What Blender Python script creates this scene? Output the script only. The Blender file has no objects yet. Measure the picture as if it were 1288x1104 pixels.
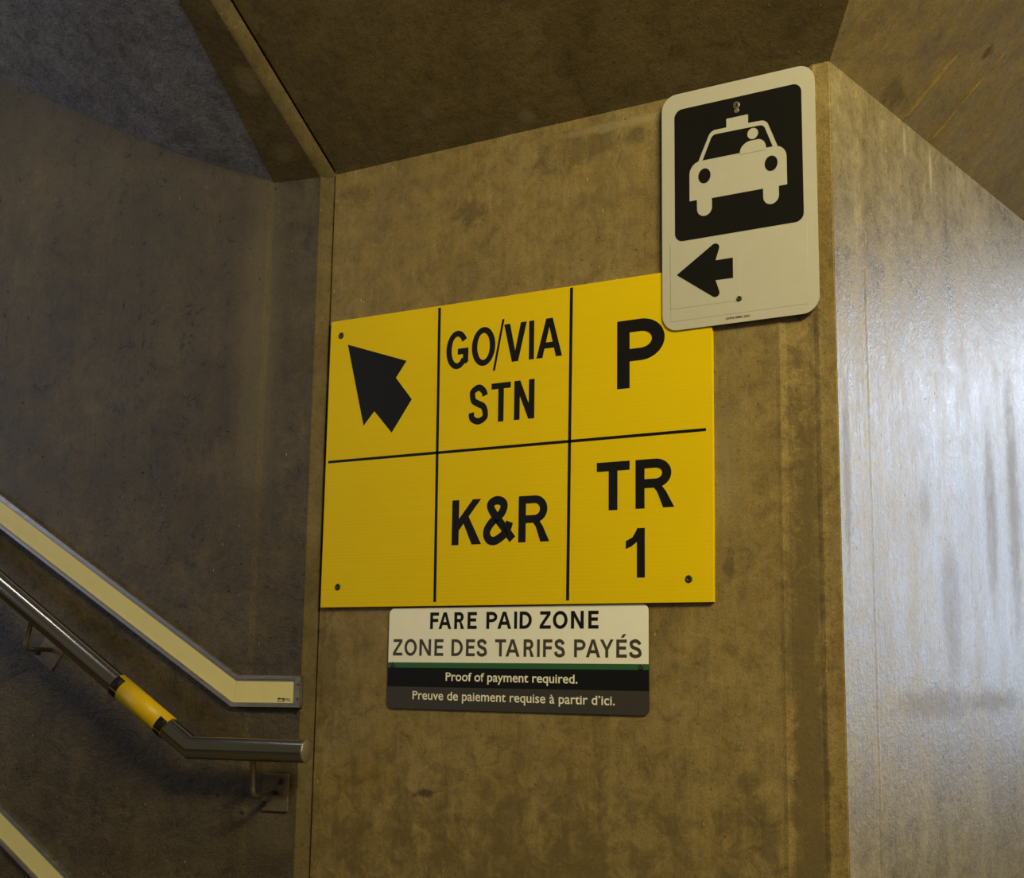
import bpy, bmesh, math, random
from mathutils import Vector, Matrix, noise
random.seed(7)
S = bpy.context.scene
COL = S.collection
PI = math.pi
E = 1.20                      # eye height above the landing floor (all z below are written relative to it)

# ------------------------------------------------------------------ camera
cd = bpy.data.cameras.new('camera')
cd.sensor_fit = 'HORIZONTAL'; cd.sensor_width = 36.0
cd.lens = 36.0 * 1725.8 / 1288.0
cd.clip_start = 0.05; cd.clip_end = 60
cam = bpy.data.objects.new('camera', cd); COL.objects.link(cam)
rt = Vector((0.84357377, 0.53682388, 0.01426241))
up = Vector((0.0760928, -0.1457799, 0.98638639))
fw = Vector((-0.53159494, 0.83100442, 0.16382453))
M = Matrix((rt, up, -fw)).transposed().to_4x4()
M.translation = Vector((2.01494648, -2.3619186, E))
cam.matrix_world = M
S.camera = cam

# ------------------------------------------------------------------ world, lights, exposure
W = bpy.data.worlds.new('world'); S.world = W; W.use_nodes = True
bg = W.node_tree.nodes['Background']
bg.inputs[0].default_value = (1.0, 0.84, 0.50, 1); bg.inputs[1].default_value = 0.10

def area(name, loc, target, size, size_y, power, colour):
    l = bpy.data.lights.new(name, 'AREA'); l.shape = 'RECTANGLE'
    l.size = size; l.size_y = size_y; l.energy = power; l.color = colour
    o = bpy.data.objects.new(name, l); COL.objects.link(o)
    d = (Vector(target) - Vector(loc))
    o.rotation_euler = d.to_track_quat('-Z', 'Y').to_euler(); o.location = loc
    return o
# warm ceiling luminaire over the passage to the right of the camera
area('ceiling_light', (3.2, -1.9, E + 2.03), (0.9, 0.0, E + 0.35), 1.3, 0.35, 184, (1.0, 0.87, 0.43))
# cool daylight from the concourse beyond the right-hand corner
area('concourse_daylight', (3.5, 4.9, E + 0.75), (1.3, 0.7, E + 0.5), 2.2, 2.1, 84, (0.62, 0.76, 1.0))
area('concourse_light', (3.0, 4.8, E + 1.62), (1.3, 0.9, E + 0.7), 0.8, 0.5, 17, (0.80, 0.87, 1.0))
# dim daylight falling down the stairs on the left
area('stair_daylight', (-2.3, -2.3, E + 0.9), (-0.35, -0.45, E + 1.6), 1.0, 1.0, 13, (0.58, 0.70, 1.0))
# slim fluorescent over the stairs
area('stair_light', (-1.15, -1.05, E + 1.95), (-0.5, -0.3, E - 0.2), 0.08, 1.0, 3.2, (1.0, 0.93, 0.80))

S.view_settings.view_transform = 'Standard'; S.view_settings.look = 'None'
S.view_settings.exposure = 0.0; S.view_settings.gamma = 1.0
S.view_settings.use_curve_mapping = False

# ------------------------------------------------------------------ frames of the walls
DL = Vector((0.97415561, 0.22587794, 0.0))       # along the left wall, towards the corner
NL = Vector((0.22587794, -0.97415561, 0.0))      # out of the left wall
DR = Vector((0.08916058, 0.99601726, 0.0))       # along the right wall, away from the corner
NR = Vector((0.99601726, -0.08916058, 0.0))      # out of the right wall
CR = Vector((1.2007, 0.0, 0.0))
def LP(s, off, z):
    p = DL * s + NL * off; return Vector((p.x, p.y, E + z))
def BP(x, off, z): return Vector((x, -off, E + z))
def RP(s, off, z):
    p = CR + DR * s + NR * off; return Vector((p.x, p.y, E + z))

# ------------------------------------------------------------------ object helpers
def finish(bm, smooth=False):
    bmesh.ops.recalc_face_normals(bm, faces=bm.faces)
    if smooth:
        for f in bm.faces: f.smooth = True

def obj(name, bm, mats, parent=None, smooth=False, label=None, recalc=True):
    if recalc: bmesh.ops.recalc_face_normals(bm, faces=bm.faces)
    if smooth:
        for f in bm.faces: f.smooth = True
    base = Vector((0, 0, 0)); q = parent
    while q is not None:
        base = base + q.location; q = q.parent
    for v in bm.verts: v.co -= base
    me = bpy.data.meshes.new(name); bm.to_mesh(me); bm.free()
    if not isinstance(mats, (list, tuple)): mats = [mats]
    for m in mats: me.materials.append(m)
    o = bpy.data.objects.new(name, me); COL.objects.link(o)
    if parent is not None: o.parent = parent
    if label: o['label'] = label
    return o

def thing(name, loc, label, cat):
    o = bpy.data.objects.new(name, None); COL.objects.link(o)
    o.empty_display_size = 0.05
    o.location = loc; o['label'] = label; o['category'] = cat
    return o

def struct(name, bm, mat, smooth=False):   # part of the shell
    o = obj(name, bm, mat, None, smooth); o['kind'] = 'structure'; return o

def ngon(bm, pts, mi=0):
    vs = [bm.verts.new(p) for p in pts]
    f = bm.faces.new(vs); f.material_index = mi; return f

def prism(bm, front, back, mi=0):
    """closed solid between two matching outlines"""
    a = [bm.verts.new(p) for p in front]; b = [bm.verts.new(p) for p in back]
    n = len(a)
    fs = [bm.faces.new(a), bm.faces.new(b[::-1])]
    for i in range(n):
        fs.append(bm.faces.new((a[i], b[i], b[(i + 1) % n], a[(i + 1) % n])))
    for f in fs: f.material_index = mi

def round_rect(x0, x1, z0, z1, r, n=10):
    pts = []
    for cx, cz, a in ((x1 - r, z1 - r, 0), (x0 + r, z1 - r, 90), (x0 + r, z0 + r, 180), (x1 - r, z0 + r, 270)):
        for k in range(n + 1):
            t = math.radians(a + 90.0 * k / n)
            pts.append((cx + r * math.cos(t), cz + r * math.sin(t)))
    return pts

def circle(cx, cz, rx, rz=None, n=40):
    rz = rx if rz is None else rz
    return [(cx + rx * math.cos(2 * PI * k / n), cz + rz * math.sin(2 * PI * k / n)) for k in range(n)]

def plate(bm, pts, off0, off1, P=BP, mi=0):
    prism(bm, [P(x, off1, z) for x, z in pts], [P(x, off0, z) for x, z in pts], mi)

def flat(bm, pts, off, P=BP, mi=0):
    ngon(bm, [P(x, off, z) for x, z in pts], mi)

def tube(bm, path, r, n=32, cap=True, mi=0):
    """round bar along a path with mitred bends"""
    path = [Vector(p) for p in path]; rings = []
    d0 = (path[1] - path[0]).normalized()
    u = d0.orthogonal().normalized(); v = d0.cross(u)
    for k in range(n):
        t = 2 * PI * k / n
        rings.append([path[0] + (u * math.cos(t) + v * math.sin(t)) * r])
    for i in range(1, len(path)):
        d = (path[i] - path[i - 1]).normalized()
        e = (path[i + 1] - path[i]).normalized() if i + 1 < len(path) else d
        nn = (d + e).normalized()
        for k in range(n):
            p = rings[k][-1]
            rings[k].append(p + d * ((path[i] - p).dot(nn) / d.dot(nn)))
    vs = [[bm.verts.new(p) for p in ring] for ring in rings]
    for i in range(len(path) - 1):
        for k in range(n):
            f = bm.faces.new((vs[k][i], vs[(k + 1) % n][i], vs[(k + 1) % n][i + 1], vs[k][i + 1]))
            f.smooth = True; f.material_index = mi
    if cap:
        for i in (0, -1):
            f = bm.faces.new([vs[k][i] for k in range(n)]); f.material_index = mi

def lathe(bm, origin, axis, prof, n=24, mi=0):
    """prof: list of (radius, height along axis)"""
    axis = Vector(axis).normalized(); u = axis.orthogonal().normalized(); v = axis.cross(u)
    origin = Vector(origin); rows = []
    for r, h in prof:
        if r < 1e-6: rows.append([bm.verts.new(origin + axis * h)])
        else: rows.append([bm.verts.new(origin + axis * h + (u * math.cos(2 * PI * k / n) + v * math.sin(2 * PI * k / n)) * r) for k in range(n)])
    for a, b in zip(rows[:-1], rows[1:]):
        for k in range(n):
            k2 = (k + 1) % n
            if len(a) == 1 and len(b) == 1: continue
            if len(a) == 1: f = bm.faces.new((a[0], b[k], b[k2]))
            elif len(b) == 1: f = bm.faces.new((a[k], a[k2], b[0]))
            else: f = bm.faces.new((a[k], a[k2], b[k2], b[k]))
            f.material_index = mi; f.smooth = True

# ------------------------------------------------------------------ materials
def newmat(name):
    m = bpy.data.materials.new(name); m.use_nodes = True
    nt = m.node_tree; return m, nt, nt.nodes['Principled BSDF']

class NT:
    def __init__(s, nt): s.nt = nt; s.co = nt.nodes.new('ShaderNodeTexCoord').outputs['Object']
    def n(s, t, **kw):
        nd = s.nt.nodes.new(t)
        for k, v in kw.items(): setattr(nd, k, v)
        return nd
    def link(s, a, b): s.nt.links.new(a, b)
    def mapping(s, scale=(1, 1, 1), loc=(0, 0, 0), rot=(0, 0, 0)):
        m = s.n('ShaderNodeMapping'); s.link(s.co, m.inputs['Vector'])
        m.inputs['Scale'].default_value = scale; m.inputs['Location'].default_value = loc; m.inputs['Rotation'].default_value = rot
        return m.outputs[0]
    def noise(s, scale, detail=5, rough=0.6, vec=None, dist=0.0):
        t = s.n('ShaderNodeTexNoise'); t.inputs['Scale'].default_value = scale
        t.inputs['Detail'].default_value = detail; t.inputs['Roughness'].default_value = rough
        t.inputs['Distortion'].default_value = dist
        s.link(vec if vec is not None else s.co, t.inputs['Vector']); return t.outputs['Fac']
    def ramp(s, fac, stops):
        r = s.n('ShaderNodeValToRGB'); cr = r.color_ramp
        while len(cr.elements) < len(stops): cr.elements.new(0.5)
        for e, (p, c) in zip(cr.elements, stops):
            e.position = p; e.color = (c, c, c, 1) if isinstance(c, (int, float)) else (*c, 1)
        s.link(fac, r.inputs[0]); return r.outputs[0]
    def mix(s, fac, a, b, mode='MIX'):
        m = s.n('ShaderNodeMix', data_type='RGBA', blend_type=mode)
        for k, v in ((0, fac), (6, a), (7, b)):
            sock = m.inputs[k]
            if isinstance(v, (int, float)): sock.default_value = v if k == 0 else (v, v, v, 1)
            elif isinstance(v, tuple): sock.default_value = (*v, 1)
            else: s.link(v, sock)
        return m.outputs[2]
    def math(s, op, a, b=None, clamp=False):
        m = s.n('ShaderNodeMath', operation=op, use_clamp=clamp)
        for i, v in enumerate((a, b)):
            if v is None: continue
            if isinstance(v, (int, float)): m.inputs[i].default_value = v
            else: s.link(v, m.inputs[i])
        return m.outputs[0]

def concrete(name, base, dark, light, rough=(0.35, 0.6), spec=0.5, bump=0.35, streak=0.5, grain=(70, 70, 9),
             rot=(0, 0, 0), pits=0.5, wavy=0.0, stains=(), flecks=0.3, grit=1.0):
    """board-cast concrete: blotches, run-down streaks, fine form grain, pin holes.
    stains: (x, y, z, radius, strength) soft patches of another colour."""
    m, nt, b = newmat(name); T = NT(nt)
    big = T.noise(2.3, 6, 0.62)
    mid = T.noise(9.0, 6, 0.65, dist=0.4)
    strv = T.mapping((11, 11, 0.9), rot=rot)
    st = T.noise(1.0, 5, 0.65, strv)
    gv = T.mapping(grain, rot=rot)
    gr = T.noise(1.0, 4, 0.7, gv, 0.3)
    fine = T.noise(330, 3, 0.7)
    v = T.math('ADD', T.math('MULTIPLY', big, 0.55), T.math('MULTIPLY', mid, 0.45))
    v = T.math('ADD', T.math('MULTIPLY', v, 1 - streak * 0.5), T.math('MULTIPLY', st, streak * 0.5))
    col = T.ramp(v, [(0.33, dark), (0.5, base), (0.68, light)])
    g2 = T.ramp(gr, [(0.3, 0.90), (0.7, 1.07)])
    col = T.mix(1.0, col, g2, 'MULTIPLY')
    g_ = lambda v: max(1 + (v - 1) * grit, 0.05)
    f2 = T.ramp(fine, [(0.3, g_(0.74)), (0.7, g_(1.22))])
    col = T.mix(1.0, col, f2, 'MULTIPLY')
    spk = T.ramp(T.noise(115, 6, 0.75), [(0.33, g_(0.55)), (0.44, 1.0), (0.62, 1.0), (0.74, g_(1.25))])
    col = T.mix(1.0, col, spk, 'MULTIPLY')
    blot = T.noise(24, 8, 0.72, dist=0.6)
    col = T.mix(1.0, col, T.ramp(blot, [(0.32, g_(0.72)), (0.5, 1.0), (0.68, g_(1.2))]), 'MULTIPLY')
    hue = T.noise(5.5, 5, 0.6, T.mapping((1, 1, 0.6), (3.1, 1.7, 0.4)))
    col = T.mix(T.ramp(hue, [(0.45, 0.0), (0.7, 0.5)]), col, T.mix(1.0, col, (0.92, 1.0, 1.25), 'MULTIPLY'))
    # pale raised flecks, longer than wide
    fv = T.n('ShaderNodeTexVoronoi'); fv.inputs['Scale'].default_value = 1.0; T.link(T.mapping((48, 48, 24), (2.3, 0.7, 5.1)), fv.inputs['Vector'])
    fsel = T.math('GREATER_THAN', T.noise(38, 2, 0.5, T.mapping((1, 1, 1), (4, 4, 4))), 0.585)
    fl = T.math('MULTIPLY', T.ramp(fv.outputs['Distance'], [(0.05, 1.0), (0.13, 0.0)]), fsel)
    col = T.mix(T.math('MULTIPLY', fl, flecks), col, tuple(min(c * 2.6, 0.8) for c in light))
    # pin holes
    vo = T.n('ShaderNodeTexVoronoi'); vo.inputs['Scale'].default_value = 34; T.link(T.co, vo.inputs['Vector'])
    sel = T.math('GREATER_THAN', T.noise(60, 2, 0.5), 0.60)
    pit = T.math('MULTIPLY', T.ramp(vo.outputs['Distance'], [(0.06, 1.0), (0.13, 0.0)]), sel)
    col = T.mix(T.math('MULTIPLY', pit, 0.75 * pits), col, tuple(c * 0.25 for c in dark))
    stain_mask = None
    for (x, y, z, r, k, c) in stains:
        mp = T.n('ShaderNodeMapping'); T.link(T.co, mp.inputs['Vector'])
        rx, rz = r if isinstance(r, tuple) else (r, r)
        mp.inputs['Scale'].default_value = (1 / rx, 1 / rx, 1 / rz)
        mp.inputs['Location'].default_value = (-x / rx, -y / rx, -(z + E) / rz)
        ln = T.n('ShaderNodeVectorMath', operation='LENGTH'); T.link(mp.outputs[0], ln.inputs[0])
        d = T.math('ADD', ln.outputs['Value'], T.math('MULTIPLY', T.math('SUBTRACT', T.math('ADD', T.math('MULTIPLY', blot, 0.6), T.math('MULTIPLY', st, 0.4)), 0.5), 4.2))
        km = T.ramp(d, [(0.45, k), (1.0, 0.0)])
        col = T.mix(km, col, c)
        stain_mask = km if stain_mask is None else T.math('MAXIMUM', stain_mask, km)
    T.link(col, b.inputs['Base Color'])
    rr = T.ramp(T.math('ADD', T.math('MULTIPLY', blot, 0.6), T.math('MULTIPLY', st, 0.4)), [(0.35, rough[0]), (0.65, rough[1])])
    if stain_mask is not None: rr = T.math('ADD', rr, T.math('MULTIPLY', stain_mask, 0.35), True)
    T.link(rr, b.inputs['Roughness'])
    b.inputs['Specular IOR Level'].default_value = spec
    h = T.math('ADD', T.math('MULTIPLY', gr, 0.35), T.math('MULTIPLY', fine, 0.18))
    h = T.math('ADD', h, T.math('MULTIPLY', mid, 0.5))
    h = T.math('ADD', h, T.math('MULTIPLY', T.noise(80, 5, 0.7), 0.45))
    h = T.math('SUBTRACT', h, T.math('MULTIPLY', pit, 0.9 * pits))
    h = T.math('ADD', h, T.math('MULTIPLY', fl, 1.1 * flecks))
    if wavy: h = T.math('ADD', h, T.math('MULTIPLY', T.noise(42, 5, 0.6, dist=1.2), wavy))
    bp = T.n('ShaderNodeBump'); bp.inputs['Strength'].default_value = bump; bp.inputs['Distance'].default_value = 0.006
    T.link(h, bp.inputs['Height']); T.link(bp.outputs[0], b.inputs['Normal'])
    return m

DK = (0.075, 0.054, 0.028)
M_BACK = concrete('concrete_back', (0.220, 0.154, 0.056), (0.155, 0.106, 0.038), (0.285, 0.208, 0.082), (0.5, 0.75), 0.3, 0.45, 0.7, grit=1.15,
    stains=((0.39, 0, 0.975, 0.045, 0.55, DK), (1.02, 0, 0.60, (0.16, 0.5), 0.0, DK), (0.68, 0, 1.07, (0.13, 0.045), 0.45, DK),
            (0.06, 0, 1.07, (0.07, 0.03), 0.4, DK), (0.03, 0, -0.02, (0.05, 0.18), 0.45, DK), (1.133, 0, -0.3, (0.045, 1.3), 0.75, (0.11, 0.078, 0.034)), (0.5, 0, -0.75, (0.9, 0.6), 0.8, (0.125, 0.088, 0.035)),  # the widest patch darkens the wall towards the bottom
            (1.055, 0, -0.30, (0.03, 0.12), 0.5, DK), (0.985, 0, 0.20, (0.012, 0.05), 0.5, DK), (0.96, 0, 0.36, (0.06, 0.14), 0.25, (0.33, 0.29, 0.2)),
            (0.80, 0, 1.10, (0.2, 0.012), 0.4, (0.33, 0.27, 0.15)), (0.30, 0, -0.26, (0.035, 0.012), 0.7, (0.02, 0.02, 0.018))))
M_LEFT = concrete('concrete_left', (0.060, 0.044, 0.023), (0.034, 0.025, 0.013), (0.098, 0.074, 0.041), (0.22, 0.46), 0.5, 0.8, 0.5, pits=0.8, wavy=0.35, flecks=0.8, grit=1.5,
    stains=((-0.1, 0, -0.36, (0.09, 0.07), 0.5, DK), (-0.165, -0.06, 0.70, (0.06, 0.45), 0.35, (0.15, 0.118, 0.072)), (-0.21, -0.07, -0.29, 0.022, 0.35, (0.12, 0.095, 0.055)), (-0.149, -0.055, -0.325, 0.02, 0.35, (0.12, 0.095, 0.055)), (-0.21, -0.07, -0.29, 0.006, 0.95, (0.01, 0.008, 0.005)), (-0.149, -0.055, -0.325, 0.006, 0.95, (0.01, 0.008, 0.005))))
M_RIGHT = concrete('concrete_right', (0.25, 0.190, 0.078), (0.17, 0.126, 0.052), (0.315, 0.25, 0.11), (0.24, 0.46), 0.7, 0.36, 0.9, grain=(60, 60, 5), wavy=0.2, grit=1.25,
    stains=((1.27, 0.80, 0.36, (0.045, 0.24), 0.42, (0.17, 0.112, 0.04)), (1.28, 0.96, 0.42, (0.06, 0.35), 0.45, (0.17, 0.12, 0.055)), (1.25, 0.53, 0.13, (0.06, 0.16), 0.3, (0.17, 0.112, 0.04)),
            (1.235, 0.40, -0.06, (0.30, 0.035), 0.32, (0.15, 0.10, 0.04)), (1.26, 0.75, -0.06, (0.22, 0.03), 0.35, (0.13, 0.095, 0.05)), (1.205, 0.03, 0.35, (0.02, 0.2), 0.35, (0.13, 0.095, 0.05)),
            (1.235, 0.40, 0.33, (0.04, 0.06), 0.25, (0.17, 0.12, 0.06)), (1.246, 0.503, 1.07, (0.012, 0.07), 0.7, (0.42, 0.34, 0.19)), (1.23, 0.36, 1.09, (0.01, 0.04), 0.6, (0.40, 0.32, 0.18))))
M_CEIL = concrete('concrete_ceiling', (0.145, 0.103, 0.042), (0.110, 0.078, 0.032), (0.185, 0.135, 0.058), (0.6, 0.8), 0.2, 0.3, 0.1, grain=(16, 70, 70), pits=0.2,
    stains=((0.325, -0.08, 1.19, 0.02, 0.4, (0.24, 0.2, 0.13)), (0.545, -0.03, 1.15, 0.02, 0.4, (0.26, 0.22, 0.15)), (1.13, -0.08, 1.19, (0.07, 0.1), 0.4, DK)))
M_CEILL = concrete('concrete_haunch_shaded', (0.068, 0.048, 0.021), (0.048, 0.034, 0.015), (0.095, 0.070, 0.032), (0.55, 0.8), 0.3, 0.5, 0.1, grain=(40, 40, 40), pits=0.3,  # left haunch: its shade is painted in as a darker base colour
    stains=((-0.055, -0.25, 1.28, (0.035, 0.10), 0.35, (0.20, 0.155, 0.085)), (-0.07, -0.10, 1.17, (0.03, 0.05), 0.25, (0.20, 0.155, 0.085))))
M_ARRIS = concrete('concrete_arris', (0.100, 0.074, 0.037), (0.066, 0.048, 0.024), (0.140, 0.106, 0.056), (0.7, 0.85), 0.2, 0.3, 0.3, pits=0.2)
M_CEILR = concrete('concrete_haunch_right', (0.225, 0.155, 0.044), (0.155, 0.105, 0.030), (0.28, 0.20, 0.064), (0.7, 0.9), 0.12, 0.3, 0.2, grain=(30, 60, 30), pits=0.4,
    stains=((1.40, 0.43, 1.27, (0.02, 0.02), 0.7, DK), (1.26, 0.25, 1.15, (0.06, 0.03), 0.45, DK)))
M_SOFFIT = concrete('concrete_soffit', (0.20, 0.18, 0.165), (0.11, 0.10, 0.09), (0.29, 0.265, 0.245), (0.28, 0.55), 0.5, 1.0, 0.2, grain=(30, 90, 50), pits=0.3, wavy=0.8, grit=1.6)

def simple(name, col, rough=0.5, metal=0.0, spec=0.5, var=0.06, vs=40.0, bump=0.0, bscale=200.0):
    m, nt, b = newmat(name); T = NT(nt)
    f = T.ramp(T.noise(vs, 4, 0.6), [(0.3, 1 - var), (0.7, 1 + var)])
    T.link(T.mix(1.0, col, f, 'MULTIPLY'), b.inputs['Base Color'])
    b.inputs['Roughness'].default_value = rough; b.inputs['Metallic'].default_value = metal
    b.inputs['Specular IOR Level'].default_value = spec
    if bump:
        bp = T.n('ShaderNodeBump'); bp.inputs['Strength'].default_value = bump; bp.inputs['Distance'].default_value = 0.001
        T.link(T.noise(bscale, 3, 0.6), bp.inputs['Height']); T.link(bp.outputs[0], b.inputs['Normal'])
    return m

def ribbed_yellow():
    m, nt, b = newmat('yellow_plastic'); T = NT(nt)
    w = T.n('ShaderNodeTexWave', wave_type='BANDS', bands_direction='Z')
    w.inputs['Scale'].default_value = 42; w.inputs['Distortion'].default_value = 0.6; w.inputs['Detail'].default_value = 2
    T.link(T.co, w.inputs['Vector'])
    n1 = T.noise(3.0, 3, 0.5)
    ln = T.noise(1.0, 3, 0.6, T.mapping((2.0, 2.0, 330)))
    c = T.ramp(n1, [(0.3, (0.69, 0.485, 0.001)), (0.7, (0.72, 0.515, 0.001))])
    c = T.mix(1.0, c, T.ramp(ln, [(0.3, 0.975), (0.7, 1.02)]), 'MULTIPLY')
    T.link(c, b.inputs['Base Color'])
    b.inputs['Roughness'].default_value = 0.55; b.inputs['Specular IOR Level'].default_value = 0.12
    bp = T.n('ShaderNodeBump'); bp.inputs['Strength'].default_value = 0.12; bp.inputs['Distance'].default_value = 0.0006
    T.link(w.outputs['Fac'], bp.inputs['Height']); T.link(bp.outputs[0], b.inputs['Normal'])
    return m

def brushed(name, col, rough, axis_scale):
    m, nt, b = newmat(name); T = NT(nt)
    n = T.noise(1.0, 4, 0.6, T.mapping(axis_scale))
    T.link(T.mix(1.0, col, T.ramp(n, [(0.3, 0.93), (0.7, 1.05)]), 'MULTIPLY'), b.inputs['Base Color'])
    b.inputs['Metallic'].default_value = 1.0
    T.link(T.ramp(n, [(0.3, rough * 0.8), (0.7, rough * 1.2)]), b.inputs['Roughness'])
    return m

M_YELLOW = ribbed_yellow()
M_BLACK = simple('black_print', (0.008, 0.0075, 0.007), 0.5, spec=0.14)
M_DARKBROWN = simple('dark_brown_print', (0.055, 0.045, 0.032), 0.45, spec=0.3)
M_SIGNWHITE = simple('white_sheeting', (0.45, 0.43, 0.39), 0.5, spec=0.3, var=0.02)
M_FAREWHITE = simple('white_enamel', (0.80, 0.78, 0.74), 0.45, spec=0.3, var=0.02)
M_GREEN = simple('green_print', (0.024, 0.105, 0.042), 0.45, spec=0.3)
M_GREY = simple('dark_grey_print', (0.042, 0.038, 0.034), 0.45, spec=0.3)
M_CREAMTEXT = simple('cream_print', (0.78, 0.74, 0.66), 0.45, spec=0.3)
M_STEEL = brushed('stainless_steel', (0.34, 0.33, 0.32), 0.15, (3, 3, 3))
M_PLATE = simple('weathered_plate', (0.15, 0.12, 0.085), 0.42, metal=0.6, var=0.2, vs=90)
M_STEELDULL = brushed('dull_steel', (0.30, 0.27, 0.22), 0.38, (80, 80, 30))
M_ALU = brushed('aluminium_extrusion', (0.40, 0.37, 0.35), 0.5, (30, 30, 200))
M_GLOW = simple('photoluminescent_film', (0.60, 0.53, 0.27), 0.5, spec=0.3, var=0.03)
M_SCREW = simple('grimy_screw', (0.05, 0.045, 0.04), 0.5, metal=0.6, var=0.2, vs=400)
M_WASHER = simple('dull_washer', (0.30, 0.27, 0.22), 0.45, metal=0.7, var=0.2, vs=300)
M_SLEEVE = simple('yellow_sleeve_vinyl', (0.52, 0.335, 0.002), 0.45, spec=0.4, var=0.05)
M_FLOOR = concrete('concrete_floor', (0.16, 0.13, 0.09), (0.1, 0.08, 0.05), (0.2, 0.17, 0.12), (0.5, 0.7), 0.3, 0.3, 0.1)

# ------------------------------------------------------------------ structure
ZF = -E
def wall_from_plan(plan_front, plan_back, ztop, zbot=ZF):
    """vertical slab: front outline points (world xy) + back outline, extruded in z"""
    bm = bmesh.new(); pts = plan_front + plan_back
    prism(bm, [Vector((p[0], p[1], E + ztop)) for p in pts], [Vector((p[0], p[1], E + zbot)) for p in pts])
    return bm
HZ = 1.132           # spring line of the haunches
SL = 0.75            # their slope
# back wall: shallow form joint strip at its right end, small arris at the corner
bf = [(0.003, 0.0), (1.084, 0.0), (1.092, -0.0012), (1.104, 0.0018), (1.158, 0.0018), (1.168, -0.0012), (1.176, -0.0006), (1.1985, -0.0006), (1.2007, 0.002)]
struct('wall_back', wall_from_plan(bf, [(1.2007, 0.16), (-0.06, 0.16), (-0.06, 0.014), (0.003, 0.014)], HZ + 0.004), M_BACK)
# left wall: crease, chamfered arris at the corner
lp = lambda s, o: tuple(LP(s, o, 0).xy)
lf = [lp(-3.2, 0.0235), lp(-0.162, 0.0228), lp(-0.147, 0.0200), lp(-0.0265, 0.020), lp(-0.0235, 0.0185), (-0.0015, 0.0005), (-0.0005, 0.010)]
def left_top(s): return 1.122 if s > -0.15 else 1.122 + 0.44 * (-0.15 - s) + 0.06
bm = bmesh.new()
# the wall follows the rising soffit; extra height is hidden above it
fr = lf + [lp(-0.02, -0.15), lp(-3.2, -0.15)]
top = []
for i, p in enumerate(fr):
    s = Vector((p[0], p[1], 0)).dot(DL)
    top.append(Vector((p[0], p[1], E + (1.128 if s > -0.2 else 2.75))))
prism(bm, top, [Vector((p[0], p[1], 0)) for p in fr])
bm.faces.ensure_lookup_table()
for f in bm.faces:
    c = f.calc_center_median(); sc = Vector((c.x, c.y, 0)).dot(DL)
    if -0.0265 < sc < 0.0 and c.y > -0.06 and abs(f.normal.z) < 0.5 and Vector((c.x, c.y, 0)).dot(NL) > -0.01: f.material_index = 1
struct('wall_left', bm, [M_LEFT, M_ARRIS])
# right wall beyond the corner
rp = lambda s, o: tuple(RP(s, o, 0).xy)
rf = [rp(0.001, 0.0), rp(0.132, 0.0), rp(0.1405, 0.0007), rp(0.1465, 0.0), rp(3.2, 0.0)]
struct('wall_right', wall_from_plan(rf, [rp(3.2, -0.15), rp(0.001, -0.15)], HZ + 0.006), M_RIGHT)
# haunches: sloping ceiling panels springing from the walls
TH = 0.10
def slab(pts, t=TH):
    bm = bmesh.new(); prism(bm, [Vector((p[0], p[1], E + p[2])) for p in pts], [Vector((p[0], p[1], E + p[2] + t)) for p in pts]); return bm
Y1 = 1.30; kx = SL / 0.95
hip = lambda t: (1.2007 + t * kx, -t, HZ + SL * t)
struct('ceiling', slab([(0.009, 0.0, HZ), (1.2007, 0.0, HZ), hip(Y1), (0.009, -Y1, HZ + SL * Y1)]), M_CEIL)
def rh(s, o): p = CR + DR * s + NR * o; return (p.x, p.y, HZ + 0.95 * o)
o1 = kx * Y1 * 0.99
bmr = slab([(1.2007, 0, HZ), rh(3.2, 0), rh(3.2, o1), hip(Y1)])
struct('ceiling', bmr, M_CEILR)
def left_h(s, d): p = LP(s, 0.02 + d, 0); return (p.x, p.y, 1.122 + SL * d)
# left haunch with a rolled arris along its edge over the back wall
bm = bmesh.new()
rows = []
for t in [k * Y1 / 24 for k in range(25)]:
    zc = HZ + SL * t
    xs = -0.0 - 0.0 * t
    def on_left(x, y):
        off = NL.x * x + NL.y * y
        return 1.122 + SL * (off - 0.02)
    sL = -0.150 - 0.09 * t if t < 0.9 else -0.15 - 0.081
    row = [Vector((0.002, -t, zc + 0.03)), Vector((0.002, -t, zc - 0.001))]
    for (dx, k) in ((-0.006, 0.72), (-0.014, 0.30), (-0.024, 0.05)):
        x = 0.002 + dx; y = -t - 0.006
        zl = on_left(x, y)
        row.append(Vector((x, y, zl + k * (zc - zl))))
    p = LP(sL, 0.02 + t * 1.0, 0); q = row[-1]
    for k in (0.33, 0.66, 1.0):
        x = q.x + (p.x - q.x) * k; y = q.y + (p.y - q.y) * k
        row.append(Vector((x, y, on_left(x, y))))
    row.append(row[-1] + Vector((0, 0, 0.1)))
    rows.append([bm.verts.new(v + Vector((0, 0, E))) for v in row])
for a, b in zip(rows[:-1], rows[1:]):
    for k in range(len(a) - 1):
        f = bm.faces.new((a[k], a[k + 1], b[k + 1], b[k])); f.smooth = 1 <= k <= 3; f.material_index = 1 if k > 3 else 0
struct('ceiling', bm, [M_ARRIS, M_CEILL])
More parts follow.
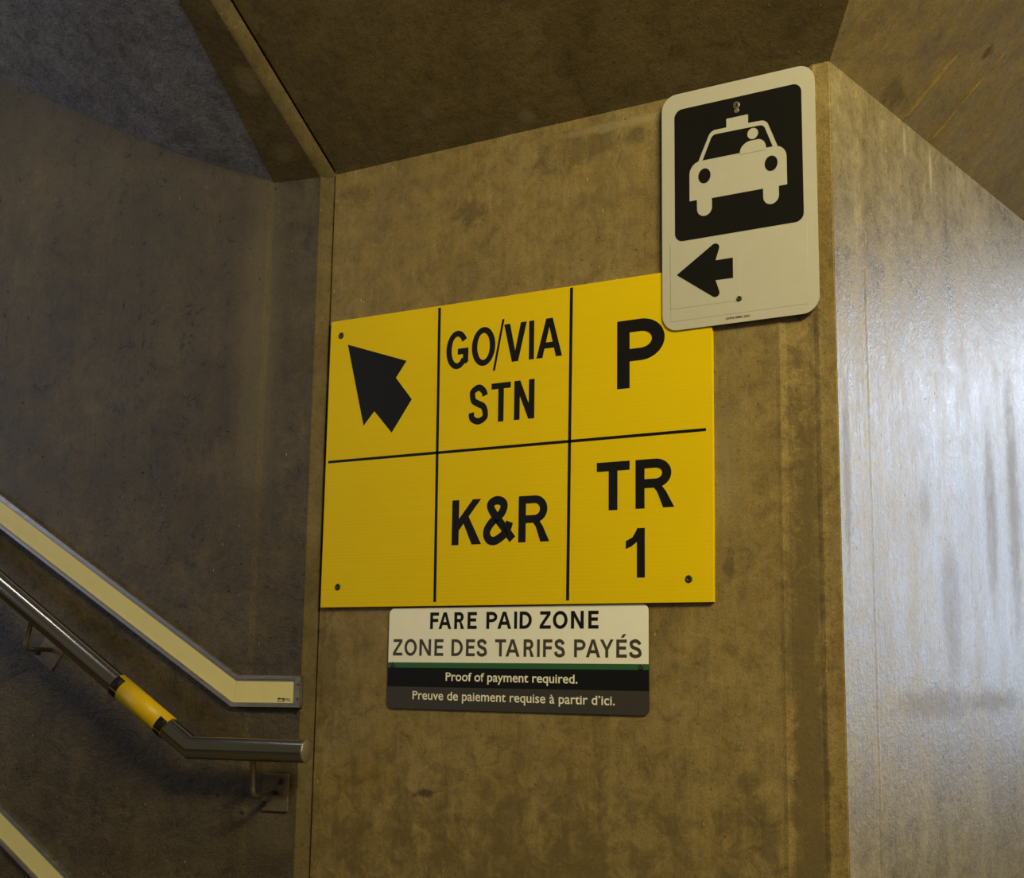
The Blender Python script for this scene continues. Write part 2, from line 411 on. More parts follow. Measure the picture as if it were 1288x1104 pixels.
# soffit over the stairs, rising to the left
bm = bmesh.new()
rise = [(0.0, 0.0), (0.12, 0.042), (0.23, 0.086), (0.35, 0.138), (0.46, 0.189), (0.57, 0.243), (0.70, 0.310), (0.83, 0.378), (1.2, 0.575), (1.8, 0.90), (2.8, 1.45)]
rows = []
for i in range(25):
    t = i * Y1 / 24
    sL = -0.150 - 0.09 * t if t < 0.9 else -0.15 - 0.081
    row = []
    for a, r in rise:
        p = LP(sL - a, 0.012 + t * 1.0, 0)
        z = 1.122 + SL * (t - 0.006) + r
        z += 0.0025 * noise.noise(Vector((p.x * 5, p.y * 5, z * 5)))* (1 if a > 0 else 0)
        row.append(bm.verts.new(Vector((p.x, p.y, E + z))))
    rows.append(row)
for a, b in zip(rows[:-1], rows[1:]):
    for k in range(len(a) - 1): bm.faces.new((a[k], a[k + 1], b[k + 1], b[k]))
struct('ceiling', bm, M_SOFFIT, smooth=True)
zt = HZ + SL * Y1
struct('ceiling', slab([(-0.4, -Y1 + 0.02, zt - 0.002), (5.2, -Y1 + 0.02, zt - 0.002), (5.2, -5.2, zt - 0.002), (-0.4, -5.2, zt - 0.002)]), M_CEIL)
struct('floor', slab([(-3.6, -5.2, -E - 0.12), (5.2, -5.2, -E - 0.12), (5.2, 4.4, -E - 0.12), (-3.6, 4.4, -E - 0.12)], 0.12), M_FLOOR)
# raised form seams on the right haunch
for s0, w, hgt in ((0.355, 0.016, 0.0030), (0.503, 0.011, 0.0024)):
    bm = bmesh.new(); n = 60
    ra, rb, rc = [], [], []
    for k in range(n + 1):
        o = 0.001 + 0.80 * k / n
        j = 0.004 * noise.noise(Vector((o * 30, s0 * 9, 0.3))); hh = hgt * (0.7 + 0.6 * noise.noise(Vector((o * 55, s0, 2.0))))
        for lst, ds, dn in ((ra, -w, -0.002), (rb, j, hh), (rc, w, -0.002)):
            p = CR + DR * (s0 + ds) + NR * o
            nrm = (NR * 0.69 + Vector((0, 0, -0.725)))
            q = Vector((p.x, p.y, E + HZ + 0.95 * o)) + nrm * dn
            lst.append(bm.verts.new(q))
    for k in range(n):
        bm.faces.new((ra[k], rb[k], rb[k + 1], ra[k + 1])); bm.faces.new((rb[k], rc[k], rc[k + 1], rb[k + 1]))
    o = struct('trim_%d' % (1 if s0 < 0.4 else 2), bm, M_CEILR)

# ------------------------------------------------------------------ lettering
def seg(p, q, t):
    (x0, y0), (x1, y1) = p, q
    d = math.hypot(x1 - x0, y1 - y0); nx, ny = -(y1 - y0) / d * t / 2, (x1 - x0) / d * t / 2
    return [(x0 + nx, y0 + ny), (x1 + nx, y1 + ny), (x1 - nx, y1 - ny), (x0 - nx, y0 - ny)]

def crom(pts, n=10):
    P = [(2 * pts[0][0] - pts[1][0], 2 * pts[0][1] - pts[1][1])] + list(pts) + [(2 * pts[-1][0] - pts[-2][0], 2 * pts[-1][1] - pts[-2][1])]
    out = []
    for i in range(1, len(P) - 2):
        for k in range(n):
            t = k / n; o = []
            for c in (0, 1):
                a, b, d, e = P[i - 1][c], P[i][c], P[i + 1][c], P[i + 2][c]
                o.append(0.5 * (2 * b + (d - a) * t + (2 * a - 5 * b + 4 * d - e) * t * t + (3 * b - a - 3 * d + e) * t ** 3))
            out.append(tuple(o))
    out.append(tuple(pts[-1])); return out

def ribbon(pts, t):
    quads = []; L, R = [], []
    n = len(pts)
    for i in range(n):
        a = pts[max(i - 1, 0)]; b = pts[min(i + 1, n - 1)]
        d = math.hypot(b[0] - a[0], b[1] - a[1]) or 1
        nx, ny = -(b[1] - a[1]) / d * t / 2, (b[0] - a[0]) / d * t / 2
        L.append((pts[i][0] + nx, pts[i][1] + ny)); R.append((pts[i][0] - nx, pts[i][1] - ny))
    for i in range(n - 1): quads.append([L[i], L[i + 1], R[i + 1], R[i]])
    return quads

def ring(cx, cy, rx, ry, t, a0=0, a1=360, n=48, th=None):
    th = t if th is None else th     # th: thickness of the horizontal strokes
    out = []
    for k in range(n):
        q = []
        for (aa, ins) in ((k, 0), (k + 1, 0), (k + 1, 1), (k, 1)):
            g = math.radians(a0 + (a1 - a0) * aa / n)
            q.append((cx + (rx - t * ins) * math.cos(g), cy + (ry - th * ins) * math.sin(g)))
        out.append(q)
    return out

def rect(x0, y0, x1, y1): return [(x0, y0), (x1, y0), (x1, y1), (x0, y1)]

def bowl(w, y0, y1, t, xc):
    r = (y1 - y0) / 2; rx = min(w - xc, w - t)
    th = t * 0.9
    return [rect(0, y1 - th, w - rx, y1), rect(0, y0, w - rx, y0 + th)] + ring(w - rx, (y0 + y1) / 2, rx, r, t, -90, 90, 30, th)

def glyph(ch, w, h, t):
    th = t * 0.92; o = 0.012 * h
    if ch == 'O': return ring(w / 2, h / 2, w / 2, h / 2 + o, t, th=th)
    if ch == 'G':
        return ring(w / 2, h / 2, w / 2, h / 2 + o, t, 33, 322, th=th) + [rect(0.52 * w, 0.37 * h, w, 0.37 * h + th), rect(w - t, 0.16 * h, w, 0.45 * h),
                    [(w - t, 0.16 * h), (w, 0.16 * h), (w * 0.90, 0.11 * h), (w * 0.72, 0.12 * h)]]
    if ch == '/': return [[(0, -0.02 * h), (t, -0.02 * h), (w, h), (w - t, h)]]
    if ch == 'V': return [[(0, h), (t * 1.05, h), (w / 2, 0.28 * h), (w / 2, 0), (w / 2 - t * 0.56, 0)], [(w, h), (w / 2 + t * 0.56, 0), (w / 2, 0), (w / 2, 0.28 * h), (w - t * 1.05, h)]]
    if ch == 'A': return [[(0, 0), (t * 1.05, 0), (w / 2, 0.78 * h), (w / 2, h), (w / 2 - t * 0.56, h)], [(w, 0), (w / 2 + t * 0.56, h), (w / 2, h), (w / 2, 0.78 * h), (w - t * 1.05, 0)],
                          [(0.2 * w, 0.23 * h), (0.8 * w, 0.23 * h), (0.72 * w, 0.23 * h + th), (0.28 * w, 0.23 * h + th)]]
    if ch == 'I': return [rect(0, 0, w, h)]
    if ch == 'S':
        k = t / 2 / w; kh = th / 2 / h
        pts = [(.985 - k, .715), (.90 - k, .87 - kh * .4), (.51, 1.015 - kh), (.13 + k * .6, .90 - kh * .6), (.045 + k, .745), (.19 + k * .5, .60), (.50, .515), (.80 - k * .3, .43), (1.0 - k, .265), (.90 - k * .6, .10 + kh * .5), (.50, -.015 + kh), (.12 + k * .5, .115 + kh * .4), (.0 + k, .30)]
        return ribbon(crom([(x * w, y * h) for x, y in pts], 8), t)
    if ch == 'T': return [rect(0, h - th, w, h), rect(w / 2 - t / 2, 0, w / 2 + t / 2, h - th)]
    if ch == 'N': return [rect(0, 0, t, h), rect(w - t, 0, w, h), [(0, h), (t * 1.05, h), (w, 0), (w - t * 1.05, 0)]]
    if ch == 'K': return [rect(0, 0, t, h), [(t * 0.9, 0.30 * h), (t * 0.9, 0.56 * h), (0.70 * w, h), (w * 0.98, h)], [(0.36 * w, 0.53 * h), (0.56 * w, 0.63 * h), (w, 0), (w - t * 1.35, 0)]]
    if ch == 'P': return [rect(0, 0, t, h)] + bowl(w, 0.39 * h, h, t, 0.50 * w)
    if ch == 'D': return [rect(0, 0, t, h)] + bowl(w, 0, h, t, 0.38 * w)
    if ch == 'R': return [rect(0, 0, t, h)] + bowl(0.93 * w, 0.41 * h, h, t, 0.52 * w) + \
        [[(0.38 * w, 0.41 * h), (0.66 * w, 0.47 * h), (0.79 * w, 0.33 * h), (w, 0), (w - t * 1.2, 0), (0.56 * w, 0.33 * h), (0.48 * w, 0.41 * h)]]
    if ch == 'E': return [rect(0, 0, t, h), rect(t, 0, w, th), rect(t, h - th, w, h), rect(t, 0.53 * h - th / 2, 0.93 * w, 0.53 * h + th / 2)]
    if ch == '\u00c9': return glyph('E', w, h, t) + [[(0.42 * w, 1.10 * h), (0.42 * w + t, 1.10 * h), (0.95 * w, 1.30 * h), (0.95 * w - t, 1.30 * h)]]
    if ch == 'F': return [rect(0, 0, t, h), rect(t, h - th, w, h), rect(t, 0.52 * h - th / 2, 0.93 * w, 0.52 * h + th / 2)]
    if ch == 'Z': return [rect(0, 0, w, th), rect(0.04 * w, h - th, w * 0.97, h), [(0, th), (t * 1.15, th), (w * 0.97, h - th), (w * 0.97 - t * 1.15, h - th)]]
    if ch == 'Y': return [rect(w / 2 - t / 2, 0, w / 2 + t / 2, 0.44 * h), [(0, h), (t * 1.1, h), (w / 2 + t * 0.0, 0.58 * h), (w / 2, 0.40 * h), (w / 2 - t / 2, 0.42 * h)], [(w, h), (w / 2 + t / 2, 0.42 * h), (w / 2, 0.40 * h), (w / 2, 0.58 * h), (w - t * 1.1, h)]]
    if ch == '1': return [rect(w - t, 0, w, h), [(w - t, 0.99 * h), (w - t, 0.72 * h), (0.30 * w, 0.635 * h), (0, 0.585 * h), (0, 0.745 * h), (0.36 * w, 0.82 * h), (0.62 * w, h), (w - t, h)]]
    if ch == '&':
        pts = [(.93, .075), (.62, .37), (.35, .62), (.215, .80), (.245, .895), (.42, .945), (.60, .895), (.645, .79), (.54, .635), (.25, .46), (.095, .27), (.16, .10), (.36, .06), (.62, .17), (.76, .31), (.83, .46)]
        return ribbon(crom([(x * w, y * h) for x, y in pts], 8), t)
    raise KeyError(ch)

def letters(spec, off, mat, parent, z0, h, t):
    """spec: (character, x0, x1) in wall coordinates"""
    bm = bmesh.new(); k = 0
    for ch, x0, x1 in spec:
        for poly in glyph(ch, x1 - x0, h, t):
            flat(bm, [(x0 + x, z0 + y) for x, y in poly], off + k * 0.00001); k = (k + 1) % 8
    o = obj('lettering', bm, mat, parent, recalc=False)
    fix_front(o); return o

def fix_front(o):
    """turn flat print so that it faces out of the wall"""
    bm = bmesh.new(); bm.from_mesh(o.data); bm.normal_update()
    for f in bm.faces:
        if f.normal.y > 0: f.normal_flip()
    bm.to_mesh(o.data); bm.free()

def small_text(body, x0, x1, z0, cap, off, mat, parent, weight, P=BP, name='lettering'):
    def mesh(txt, w):
        c = bpy.data.curves.new('text', 'FONT'); c.body = txt; c.offset = w; c.resolution_u = 4
        to = bpy.data.objects.new('text', c); COL.objects.link(to)
        bpy.context.view_layer.update()
        dg = bpy.context.evaluated_depsgraph_get()
        me = bpy.data.meshes.new_from_object(to.evaluated_get(dg))
        bpy.data.objects.remove(to); bpy.data.curves.remove(c); return me
    hm = mesh('H', 0.0); ch = max(v.co.y for v in hm.vertices); bpy.data.meshes.remove(hm)
    hm = mesh('x', 0.0); xh = max(v.co.y for v in hm.vertices); bpy.data.meshes.remove(hm)
    xt = 0.735 * ch                                    # the sign's face has a tall x-height
    def tall(y):
        if y <= 0: return y
        if y <= xh: return y * xt / xh
        return xt + (y - xh) * (ch - xt) / (ch - xh)
    me = mesh(body, weight)
    xa = min(v.co.x for v in me.vertices); xb = max(v.co.x for v in me.vertices)
    bm = bmesh.new(); bm.from_mesh(me); bpy.data.meshes.remove(me)
    for v in bm.verts:
        v.co = P(x0 + (v.co.x - xa) / (xb - xa) * (x1 - x0), off, z0 + tall(v.co.y) / ch * cap)
    for f in bm.faces: f.material_index = 0
    o = obj(name, bm, mat, parent, recalc=False); fix_front(o); return o

def screw(parent, x, z, off, r, head=M_SCREW, washer=False, P=BP, N=(0, -1, 0)):
    bm = bmesh.new(); c = P(x, off, z)
    lathe(bm, c, N, [(r, -0.002), (r, 0.0012), (r * 0.8, 0.0022), (r * 0.42, 0.0022), (r * 0.36, 0.0008), (0, 0.0008)])
    s = obj('screw', bm, head, parent)
    if washer:
        bm = bmesh.new(); lathe(bm, c, N, [(r * 1.75, -0.001), (r * 1.75, 0.0006), (r * 1.5, 0.0012), (r * 0.9, 0.0008)])
        obj('washer', bm, M_WASHER, s)
    return s

# ------------------------------------------------------------------ big yellow direction sign
ys = thing('direction_sign', (0.485, 0, E + 0.1238), 'large yellow direction sign divided into six cells, with a black diagonal arrow', 'sign')
bm = bmesh.new()
yo = 0.009
ol = [(0.0125, 0.1240), (0.9565, 0.1240), (0.9580, 0.30), (0.9592, 0.7685), (0.0140, 0.7735), (0.0128, 0.5)]
plate(bm, ol, 0.0005, yo)
obj('panel', bm, M_YELLOW, ys)
LO = yo + 0.0003
def bars(ps):
    bm = bmesh.new()
    for p in ps: plate(bm, p, yo - 0.001, LO)
    return bm
obj('dividing_line', bars([[(0.3148, 0.768), (0.3217, 0.7675), (0.3269, 0.132), (0.3200, 0.132)]]), M_BLACK, ys)
obj('dividing_line', bars([[(0.6457, 0.767), (0.6526, 0.767), (0.6488, 0.131), (0.6419, 0.131)]]), M_BLACK, ys)
obj('dividing_line', bars([[(0.0198, 0.4518), (0.9454, 0.4515), (0.9454, 0.4455), (0.0198, 0.4458)]]), M_BLACK, ys)
bm = bmesh.new(); plate(bm, [(0.0650, 0.7148), (0.2325, 0.6592), (0.2042, 0.6240), (0.2494, 0.5717), (0.1969, 0.5021), (0.1471, 0.5543), (0.1177, 0.5242)], yo - 0.001, LO)
obj('arrow', bm, M_BLACK, ys)
letters([('G', 0.3390, 0.3965), ('O', 0.4053, 0.4650), ('V', 0.4866, 0.5426), ('I', 0.5484, 0.5608), ('A', 0.5667, 0.6281)], LO, M_BLACK, ys, 0.6272, 0.0822, 0.0140)
letters([('/', 0.4598, 0.4872)], LO + 0.0001, M_BLACK, ys, 0.6155, 0.106, 0.0056)
letters([('S', 0.4004, 0.4492), ('T', 0.4573, 0.5054), ('N', 0.5140, 0.5632)], LO, M_BLACK, ys, 0.5030, 0.0824, 0.0137)
letters([('P', 0.7550, 0.8598)], LO, M_BLACK, ys, 0.5444, 0.1375, 0.0280)
letters([('K', 0.3634, 0.4378), ('&', 0.4440, 0.5200), ('R', 0.5285, 0.6020)], LO, M_BLACK, ys, 0.2494, 0.0944, 0.0176)
letters([('T', 0.7098, 0.7831), ('R', 0.7958, 0.8785)], LO, M_BLACK, ys, 0.3048, 0.0954, 0.0196)
letters([('1', 0.7746, 0.8158)], LO, M_BLACK, ys, 0.1722, 0.0952, 0.0172)
for x, z in ((0.0449, 0.7382), (0.0602, 0.1683), (0.9078, 0.1673)): screw(ys, x, z, yo, 0.0072)

# ------------------------------------------------------------------ fare paid zone sign
fs = thing('fare_sign', (0.511, 0, E - 0.09), 'white, green, black and grey two-language fare zone plate below the yellow sign', 'sign')
fo = 0.004
tilt = lambda x, z: (x, z)
fx0, fx1, fz0, fz1, fr_ = 0.2015, 0.8210, -0.0882, 0.1208, 0.013
outl = round_rect(fx0, fx1, fz0, fz1, fr_)
# the plate hangs a hair out of level
def FP(x, off, z): return BP(x, off, z + (x - 0.511) * 0.0045)
def clip_band(za, zb):
    """rounded plate outline cut to the band za..zb"""
    out = []
    n = len(outl)
    for i in range(n):
        (xa, a), (xb, b) = outl[i], outl[(i + 1) % n]
        if za <= a <= zb: out.append((xa, a))
        for c in (za, zb):
            if (a - c) * (b - c) < 0: out.append((xa + (xb - xa) * (c - a) / (b - a), c))
    cx = sum(p[0] for p in out) / len(out); cz = sum(p[1] for p in out) / len(out)
    return sorted(out, key=lambda p: math.atan2(p[1] - cz, p[0] - cx))
bm = bmesh.new(); plate(bm, outl, 0.0004, fo - 0.0002, P=FP); obj('panel', bm, M_GREY, fs)
for nm, za, zb, mt in (('white_band', 0.0076, fz1, M_FAREWHITE), ('green_band', -0.0034, 0.0076, M_GREEN), ('black_band', -0.0430, -0.0034, M_BLACK), ('grey_band', fz0, -0.0430, M_GREY)):
    bm = bmesh.new(); plate(bm, clip_band(za, zb), fo - 0.0002, fo, P=FP); obj(nm, bm, mt, fs)
def px_row(spec, f):
    return [(c, f(a), f(b)) for c, a, b in spec]
f1 = lambda a: 0.3095 + (a - 428) * (0.4275 - 0.3095) / (872 - 428)      # first crop
f2 = lambda a: 0.5601 + (a - 145) * (0.7125 - 0.5601) / (780 - 145)      # second crop
r1 = px_row([('F', 428, 512), ('A', 510, 632), ('R', 660, 755), ('E', 785, 872), ('P', 960, 1060), ('A', 1062, 1188), ('I', 1214, 1240)], f1) + \
     px_row([('D', 25, 145), ('Z', 222, 330), ('O', 350, 490), ('N', 522, 643), ('E', 685, 780)], f2)
for w in (r1[0:4], r1[4:8], r1[8:12]): letters(w, fo + 0.0003, M_BLACK, fs, 0.0759, 0.0346, 0.0073)
g1 = lambda a: 0.2152 + (a - 80) * (0.3445 - 0.2152) / (552 - 80)
g1b = lambda a: 0.3653 + (a - 630) * (0.4731 - 0.3653) / (1045 - 630)
g2 = lambda a: 0.6361 + (a - 455) * (0.8060 - 0.6361) / (1190 - 455)
r2 = px_row([('Z', 75, 166), ('O', 185, 303), ('N', 328, 438), ('E', 470, 553)], g1) + px_row([('D', 630, 740), ('E', 770, 855), ('S', 873, 970), ('T', 1045, 1147), ('A', 1143, 1272)], g1b) + \
     px_row([('R', 46, 152), ('I', 183, 210), ('F', 243, 337), ('S', 355, 460), ('P', 550, 662), ('A', 665, 803), ('Y', 800, 930), ('\u00c9', 955, 1053), ('S', 1075, 1190)], g2)
for w in (r2[0:4], r2[4:7], r2[7:13], r2[13:18]): letters(w, fo + 0.0003, M_DARKBROWN, fs, 0.0206, 0.0344, 0.0066)
small_text('Proof of payment required.', 0.3523, 0.6660, -0.0300, 0.0165, fo + 0.0003, M_CREAMTEXT, fs, 0.012)
small_text('Preuve de paiement requise \u00e0 partir d\u2019ici.', 0.2683, 0.7486, -0.0695, 0.0168, fo + 0.0003, M_CREAMTEXT, fs, 0.010)
for x, z in ((0.2149, 0.0014), (0.8050, 0.0028)): screw(fs, x, z, fo, 0.0052)

# ------------------------------------------------------------------ taxi sign
ts = thing('taxi_sign', (1.017, 0, E + 0.647), 'white upright sign with a taxi pictogram on a black square, overlapping the yellow sign', 'sign')
to = 0.013
bm = bmesh.new(); plate(bm, round_rect(0.8570, 1.1748, 0.6475, 1.1300, 0.032), to - 0.003, to); obj('panel', bm, M_SIGNWHITE, ts)
bm = bmesh.new(); plate(bm, round_rect(0.8850, 1.1490, 0.8245, 1.0965, 0.017), to - 0.0005, to + 0.0003); obj('black_field', bm, M_BLACK, ts)
bm = bmesh.new()
k1 = to + 0.0006; k2 = to + 0.0009; k3 = to + 0.0012
def arc(cx, cz, rx, rz, a0, a1, n=10):
    return [(cx + rx * math.cos(math.radians(a0 + (a1 - a0) * i / n)), cz + rz * math.sin(math.radians(a0 + (a1 - a0) * i / n))) for i in range(n + 1)]
# roof light, body shell, bonnet, wheels (white)
body = [(0.9962, 1.0560), (0.9962, 1.0385)] + arc(0.9735, 1.0215, 0.0165, 0.0170, 95, 155) + [(0.9364, 0.9807)] + \
       arc(0.9400, 0.9560, 0.0229, 0.0247, 100, 180) + [(0.9170, 0.9027), (0.9327, 0.9027)] + arc(0.9485, 0.8838, 0.0158, 0.0158, 180, 360, 16) + \
       [(0.9643, 0.9012), (1.0698, 0.9012)] + arc(1.0855, 0.8838, 0.0157, 0.0158, 180, 360, 16) + [(1.1012, 0.9010), (1.1178, 0.9010)] + \
       arc(1.0945, 0.9560, 0.0232, 0.0247, 0, 80) + [(1.0999, 0.9808)] + arc(1.0665, 1.0205, 0.0172, 0.0170, 28, 90) + [(1.0414, 1.0382), (1.0414, 1.0560)]
flat(bm, body, k1)
win = [(0.9455, 0.9810)] + arc(0.9745, 1.0175, 0.0120, 0.0120, 155, 95, 6) + arc(1.0640, 1.0160, 0.0128, 0.0125, 88, 30, 6) + [(1.0905, 0.9812)]
flat(bm, win, k2, mi=1)
flat(bm, circle(1.0507, 1.0148, 0.0110), k3)
flat(bm, [(1.0775, 0.9775), (1.0236, 0.9775)] + arc(1.0470, 0.9800, 0.0234, 0.0213, 170, 95, 8) + arc(1.0600, 0.9810, 0.0174, 0.0205, 80, 0, 8), k3)
flat(bm, circle(0.9491, 0.9490, 0.0130, 0.0152), k2, mi=1); flat(bm, circle(1.0868, 0.9482, 0.0130, 0.0152), k2, mi=1)
tp = obj('pictogram', bm, [M_SIGNWHITE, M_BLACK], ts, recalc=False, label='white taxi with roof light and driver'); fix_front(tp)
bm = bmesh.new(); plate(bm, [(0.8752, 0.6655), (1.1540, 0.6655), (1.1550, 0.8190), (0.8752, 0.8190)], to - 0.0005, to + 0.00045); obj('cover_sheet', bm, M_SIGNWHITE, ts)
bm = bmesh.new(); plate(bm, [(0.8752, 0.6905), (1.0205, 0.6897), (1.0218, 0.8200), (0.8750, 0.8205)], to - 0.0004, to + 0.0009); obj('arrow_sheet', bm, M_SIGNWHITE, ts)
bm = bmesh.new()
aw = [(0.8885, 0.7575)] + arc(0.9690, 0.8020, 0.0085, 0.0080, 135, 0, 6)[0:1] + arc(0.9700, 0.8005, 0.0088, 0.0083, 125, -20, 8) + [(0.9709, 0.7752), (1.0065, 0.7752), (1.0065, 0.7352), (0.9705, 0.7357)] + arc(0.9697, 0.7105, 0.0086, 0.0080, 20, -125, 8)
aw = [p for i, p in enumerate(aw) if i != 1]
plate(bm, aw, to, to + 0.0012); obj('arrow', bm, M_BLACK, ts)
screw(ts, 1.0179, 1.0795, to + 0.0008, 0.0040, washer=True); screw(ts, 1.0187, 0.6930, to + 0.0012, 0.0050, washer=False)
bm = bmesh.new(); lathe(bm, BP(1.0177, to + 0.0002, 1.0688), (0, -1, 0), [(0.0052, 0), (0.0052, 0.0006), (0.004, 0.0009), (0, 0.0009)]); obj('hole_plug', bm, M_WASHER, ts)
small_text('SAFEE MMR 2002', 0.9905, 1.0395, 0.6555, 0.0040, to + 0.0003, M_DARKBROWN, ts, 0.02)

# ------------------------------------------------------------------ photoluminescent strips on the left wall
def strip(name, T, B, label, marks):
    loc = LP(T[-1][0], 0.02, B[-1][1])
    root = thing(name, loc, label, 'safety strip')
    def line(k): return [(t[0] + (b[0] - t[0]) * k, t[1] + (b[1] - t[1]) * k) for t, b in zip(T, B)]
    def bar(bm, k0, k1, o0, o1, s_end=0.0, mi=0):
        a, b = line(k0), line(k1)
        for i in range(len(a) - 1):
            e0, e1 = a[i + 1], b[i + 1]
            if i == len(a) - 2: e0 = (e0[0] - s_end, e0[1]); e1 = (e1[0] - s_end, e1[1])
            q = [a[i], e0, e1, b[i]]
            prism(bm, [LP(s, o1, z) for s, z in q], [LP(s, o0, z) for s, z in q], mi)
    bm = bmesh.new(); bar(bm, 0.0, 1.0, 0.0205, 0.0300); obj('back_channel', bm, M_ALU, root)
    bm = bmesh.new(); bar(bm, 0.0, 0.115, 0.030, 0.0365); bar(bm, 0.115, 0.165, 0.030, 0.0340); obj('frame_rail', bm, M_ALU, root)
    bm = bmesh.new(); bar(bm, 0.865, 0.90, 0.030, 0.0345); bar(bm, 0.90, 1.0, 0.030, 0.0375); obj('frame_rail', bm, M_ALU, root)
    a, b = line(0.165), line(0.865)
    for q in ([a[0], (a[1][0] - 0.0004, a[1][1]), (b[1][0] - 0.0004, b[1][1]), b[0]], [(a[1][0] + 0.0004, a[1][1]), (a[2][0] - 0.013, a[2][1]), (b[2][0] - 0.013, b[2][1]), (b[1][0] + 0.0004, b[1][1])]):
        bm = bmesh.new(); plate(bm, q, 0.0300, 0.0322, P=LP); obj('glow_film', bm, M_GLOW, root)
    if marks:
        (sa, za), (sb, zb) = T[-1], B[-1]
        bm = bmesh.new(); plate(bm, [(sa - 0.0135, za - 0.0005), (sa - 0.0008, za - 0.0005), (sb - 0.0008, zb + 0.0005), (sb - 0.0135, zb + 0.0005)], 0.0302, 0.0368, P=LP)
        cap = obj('end_cap', bm, M_ALU, root)
        for zz in (za - 0.018, zb + 0.018):
            bm = bmesh.new(); lathe(bm, LP(sa - 0.005, 0.0366, zz), NL, [(0.0024, 0), (0.0024, 0.0008), (0, 0.0008)], 14); obj('screw', bm, M_SCREW, cap)
        bm = bmesh.new()
        for (s0, s1, z0, z1) in ((-0.0565, -0.0500, 0.0155, 0.0195), (-0.0492, -0.0440, 0.0160, 0.0190), (-0.0437, -0.0385, 0.0140, 0.0190), (-0.0565, -0.0515, 0.0108, 0.0130), (-0.0505, -0.0470, 0.0110, 0.0128), (-0.0455, -0.0400, 0.0108, 0.0130),
                                 (-0.0365, -0.0310, 0.0160, 0.0182), (-0.0300, -0.0265, 0.0160, 0.0182), (-0.0380, -0.0235, 0.0133, 0.0143), (-0.0300, -0.0235, 0.0126, 0.0132)):
            plate(bm, [(sb + s0, zb + z0), (sb + s1, zb + z0), (sb + s1, zb + z1), (sb + s0, zb + z1)], 0.032, 0.0324, P=LP)
        obj('fine_print', bm, M_DARKBROWN, root)
    return root
strip('photoluminescent_strip', [(-2.7, 1.5365), (-0.178, -0.0268), (-0.0195, -0.0262)], [(-2.7, 1.4578), (-0.1895, -0.0955), (-0.0195, -0.0935)],
      'cream strip in an aluminium frame above the handrail, ending level near the corner', True)
strip('photoluminescent_strip', [(-2.2, 0.672), (-0.30, -0.690), (-0.03, -0.690)], [(-2.2, 0.591), (-0.3115, -0.763), (-0.03, -0.763)],
      'cream strip in an aluminium frame below the handrail, in the bottom left corner', False)

# ------------------------------------------------------------------ handrail
hr = thing('handrail', LP(-0.234, 0.12, -0.182 - 0.3), 'round stainless steel handrail with a yellow sleeve, bent level near the corner', 'handrail')
RO = 0.121; RR = 0.0240
A0 = Vector((-0.771, 0.1765)); BD = Vector((-0.2335, -0.1818)); dirs = (BD - A0).normalized()
far = BD - dirs * 3.0
bm = bmesh.new(); tube(bm, [LP(far.x, RO, far.y), LP(BD.x, RO, BD.y), LP(0.0465, RO, -0.1808)], RR, 48, cap=False); obj('rail', bm, M_STEEL, hr, recalc=False)
bm = bmesh.new(); lathe(bm, LP(0.0465, RO, -0.1808), DL, [(RR, -0.004), (RR, 0.0), (RR * 0.94, 0.0016), (0, 0.0020)], 40); obj('end_cap', bm, M_WASHER, hr)
# yellow sleeve and its dark tactile patches
def rail_pt(u, ang, r):
    """point on the sloping rail: u metres before the bend, angle round the bar (0 = facing out of the wall, 90 = up)"""
    c = BD - dirs * u; nrm = Vector((-dirs.y, dirs.x))
    a = math.radians(ang)
    return LP(c.x + nrm.x * math.sin(a) * r, RO + math.cos(a) * r, c.y + nrm.y * math.sin(a) * r)
def wrap(u0, u1, a0, a1, r0, r1, n=36):
    bm = bmesh.new()
    full = abs(a1 - a0) >= 359
    cols = []
    for k in range(n if full else n + 1):
        a = a0 + (a1 - a0) * k / n
        cols.append([bm.verts.new(rail_pt(u, a, r)) for u, r in ((u0, r0), (u0, r1), (u1, r1), (u1, r0))])
    m = len(cols)
    for k in range(m if full else m - 1):
        a, b = cols[k], cols[(k + 1) % m]
        for j in range(3):
            f = bm.faces.new((a[j], a[j + 1], b[j + 1], b[j])); f.smooth = True
    if not full:
        bm.faces.new(cols[0]); bm.faces.new(cols[-1][::-1])
    return bm
U0, U1 = 0.072, 0.236
sl = obj('sleeve', wrap(U0, U1, 0, 360, RR + 0.0001, RR + 0.0016, 48), M_SLEEVE, hr)
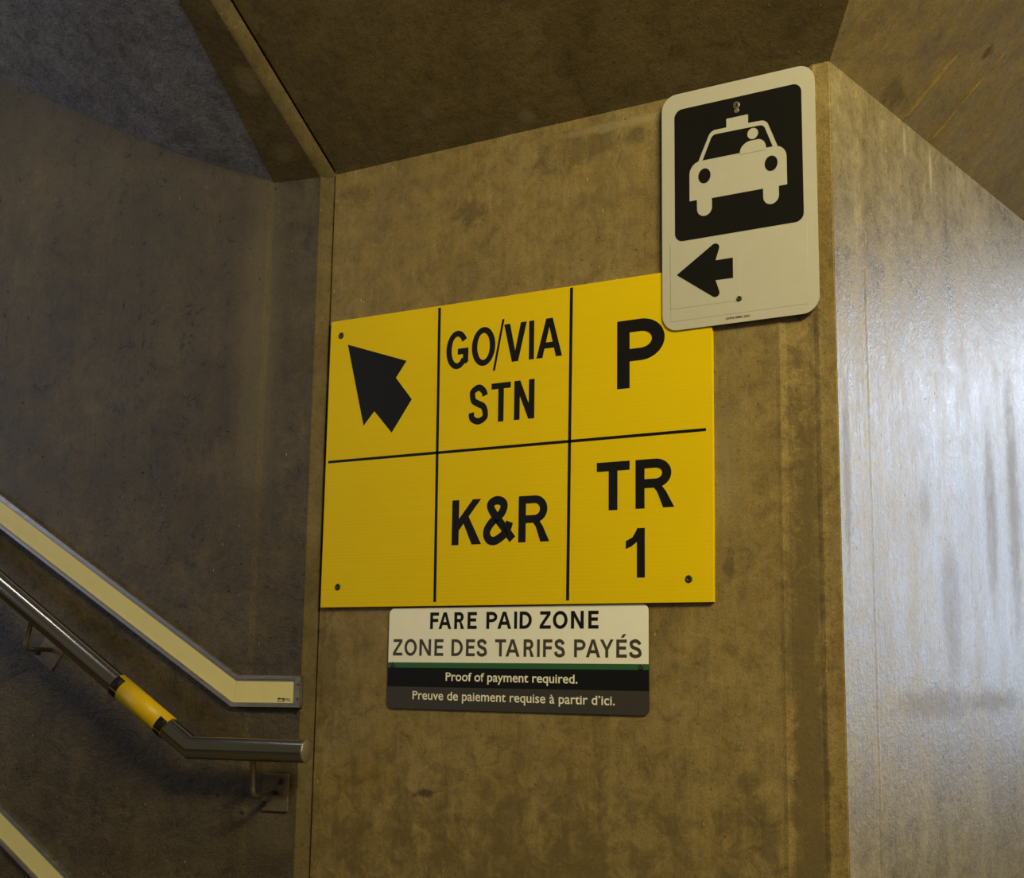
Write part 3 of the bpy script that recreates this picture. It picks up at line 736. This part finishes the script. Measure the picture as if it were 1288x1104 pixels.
def patch(u0, u1, a0, a1):
    p = obj('tactile_patch', wrap(u0, u1, a0, a1, RR + 0.0014, RR + 0.0024, 20), M_BLACK, sl)
    bm = bmesh.new()
    for i in range(2):
        for j in range(5):
            u = u0 + (u1 - u0) * (0.3 + 0.4 * i); a = a0 + (a1 - a0) * (0.12 + 0.19 * j)
            c = rail_pt(u, a, RR + 0.0023); nn = c - rail_pt(u, a, 0)
            lathe(bm, c, nn, [(0.0013, 0), (0.0009, 0.0005), (0, 0.0007)], 8)
    obj('raised_dots', bm, M_BLACK, p)
patch(U0 - 0.0004, U0 + 0.020, -22, 42); patch(U0 - 0.0004, U0 + 0.020, -110, -30)
patch(U1 - 0.020, U1 + 0.0004, -10, 60); patch(U1 - 0.020, U1 + 0.0004, -110, -16)

def bracket(top, knee, rot, bolts):
    """arm from under the rail, knee, then into a square plate on the wall; (s, z) pairs in the wall frame"""
    (s0, z0), (s1, z1) = top, knee
    root_off = 0.0206
    bm = bmesh.new(); c, s_ = math.cos(rot), math.sin(rot)
    cs, cz = s1, z1
    pts = round_rect(-0.0325, 0.0325, -0.040, 0.040, 0.002, 3)
    pts = [(cs + x * c - z * s_, cz + x * s_ + z * c) for x, z in pts]
    inner = [(cs + (x - cs) * 0.955, cz + (z - cz) * 0.963) for x, z in pts]
    prism(bm, [LP(x, 0.0252, z) for x, z in pts], [LP(x, root_off, z) for x, z in pts])
    prism(bm, [LP(x, 0.0266, z) for x, z in inner], [LP(x, 0.0250, z) for x, z in pts])
    pl = obj('wall_plate', bm, M_PLATE, hr)
    for bs, bz in bolts:
        bm = bmesh.new(); lathe(bm, LP(cs + bs * c - bz * s_, 0.0262, cz + bs * s_ + bz * c), NL, [(0.0066, 0), (0.0066, 0.004), (0.005, 0.0055), (0, 0.0055)], 6); obj('bolt', bm, M_SCREW, pl)
    path = [LP(s0, RO, z0)]
    rb = 0.014
    d = Vector((s1 - s0, z1 - z0)).normalized()
    for k in range(0, 9):
        a = math.radians(90 * k / 8)
        along = rb * (1 - math.sin(a)); inn = rb * (1 - math.cos(a))
        path.append(LP(s1 - d.x * along, RO - inn, z1 - d.y * along))
    path.append(LP(s1, 0.026, z1))
    bm = bmesh.new(); tube(bm, path, 0.0056, 20); obj('bracket_arm', bm, M_STEELDULL, hr, recalc=False)
bracket((-0.079, -0.199), (-0.0765, -0.2775), 0.0, ((0.0125, 0.024), (-0.027, -0.025)))
bracket((-0.6735, 0.089), (-0.6880, 0.0245), math.radians(-33), ((0.0125, 0.024), (-0.027, -0.025)))
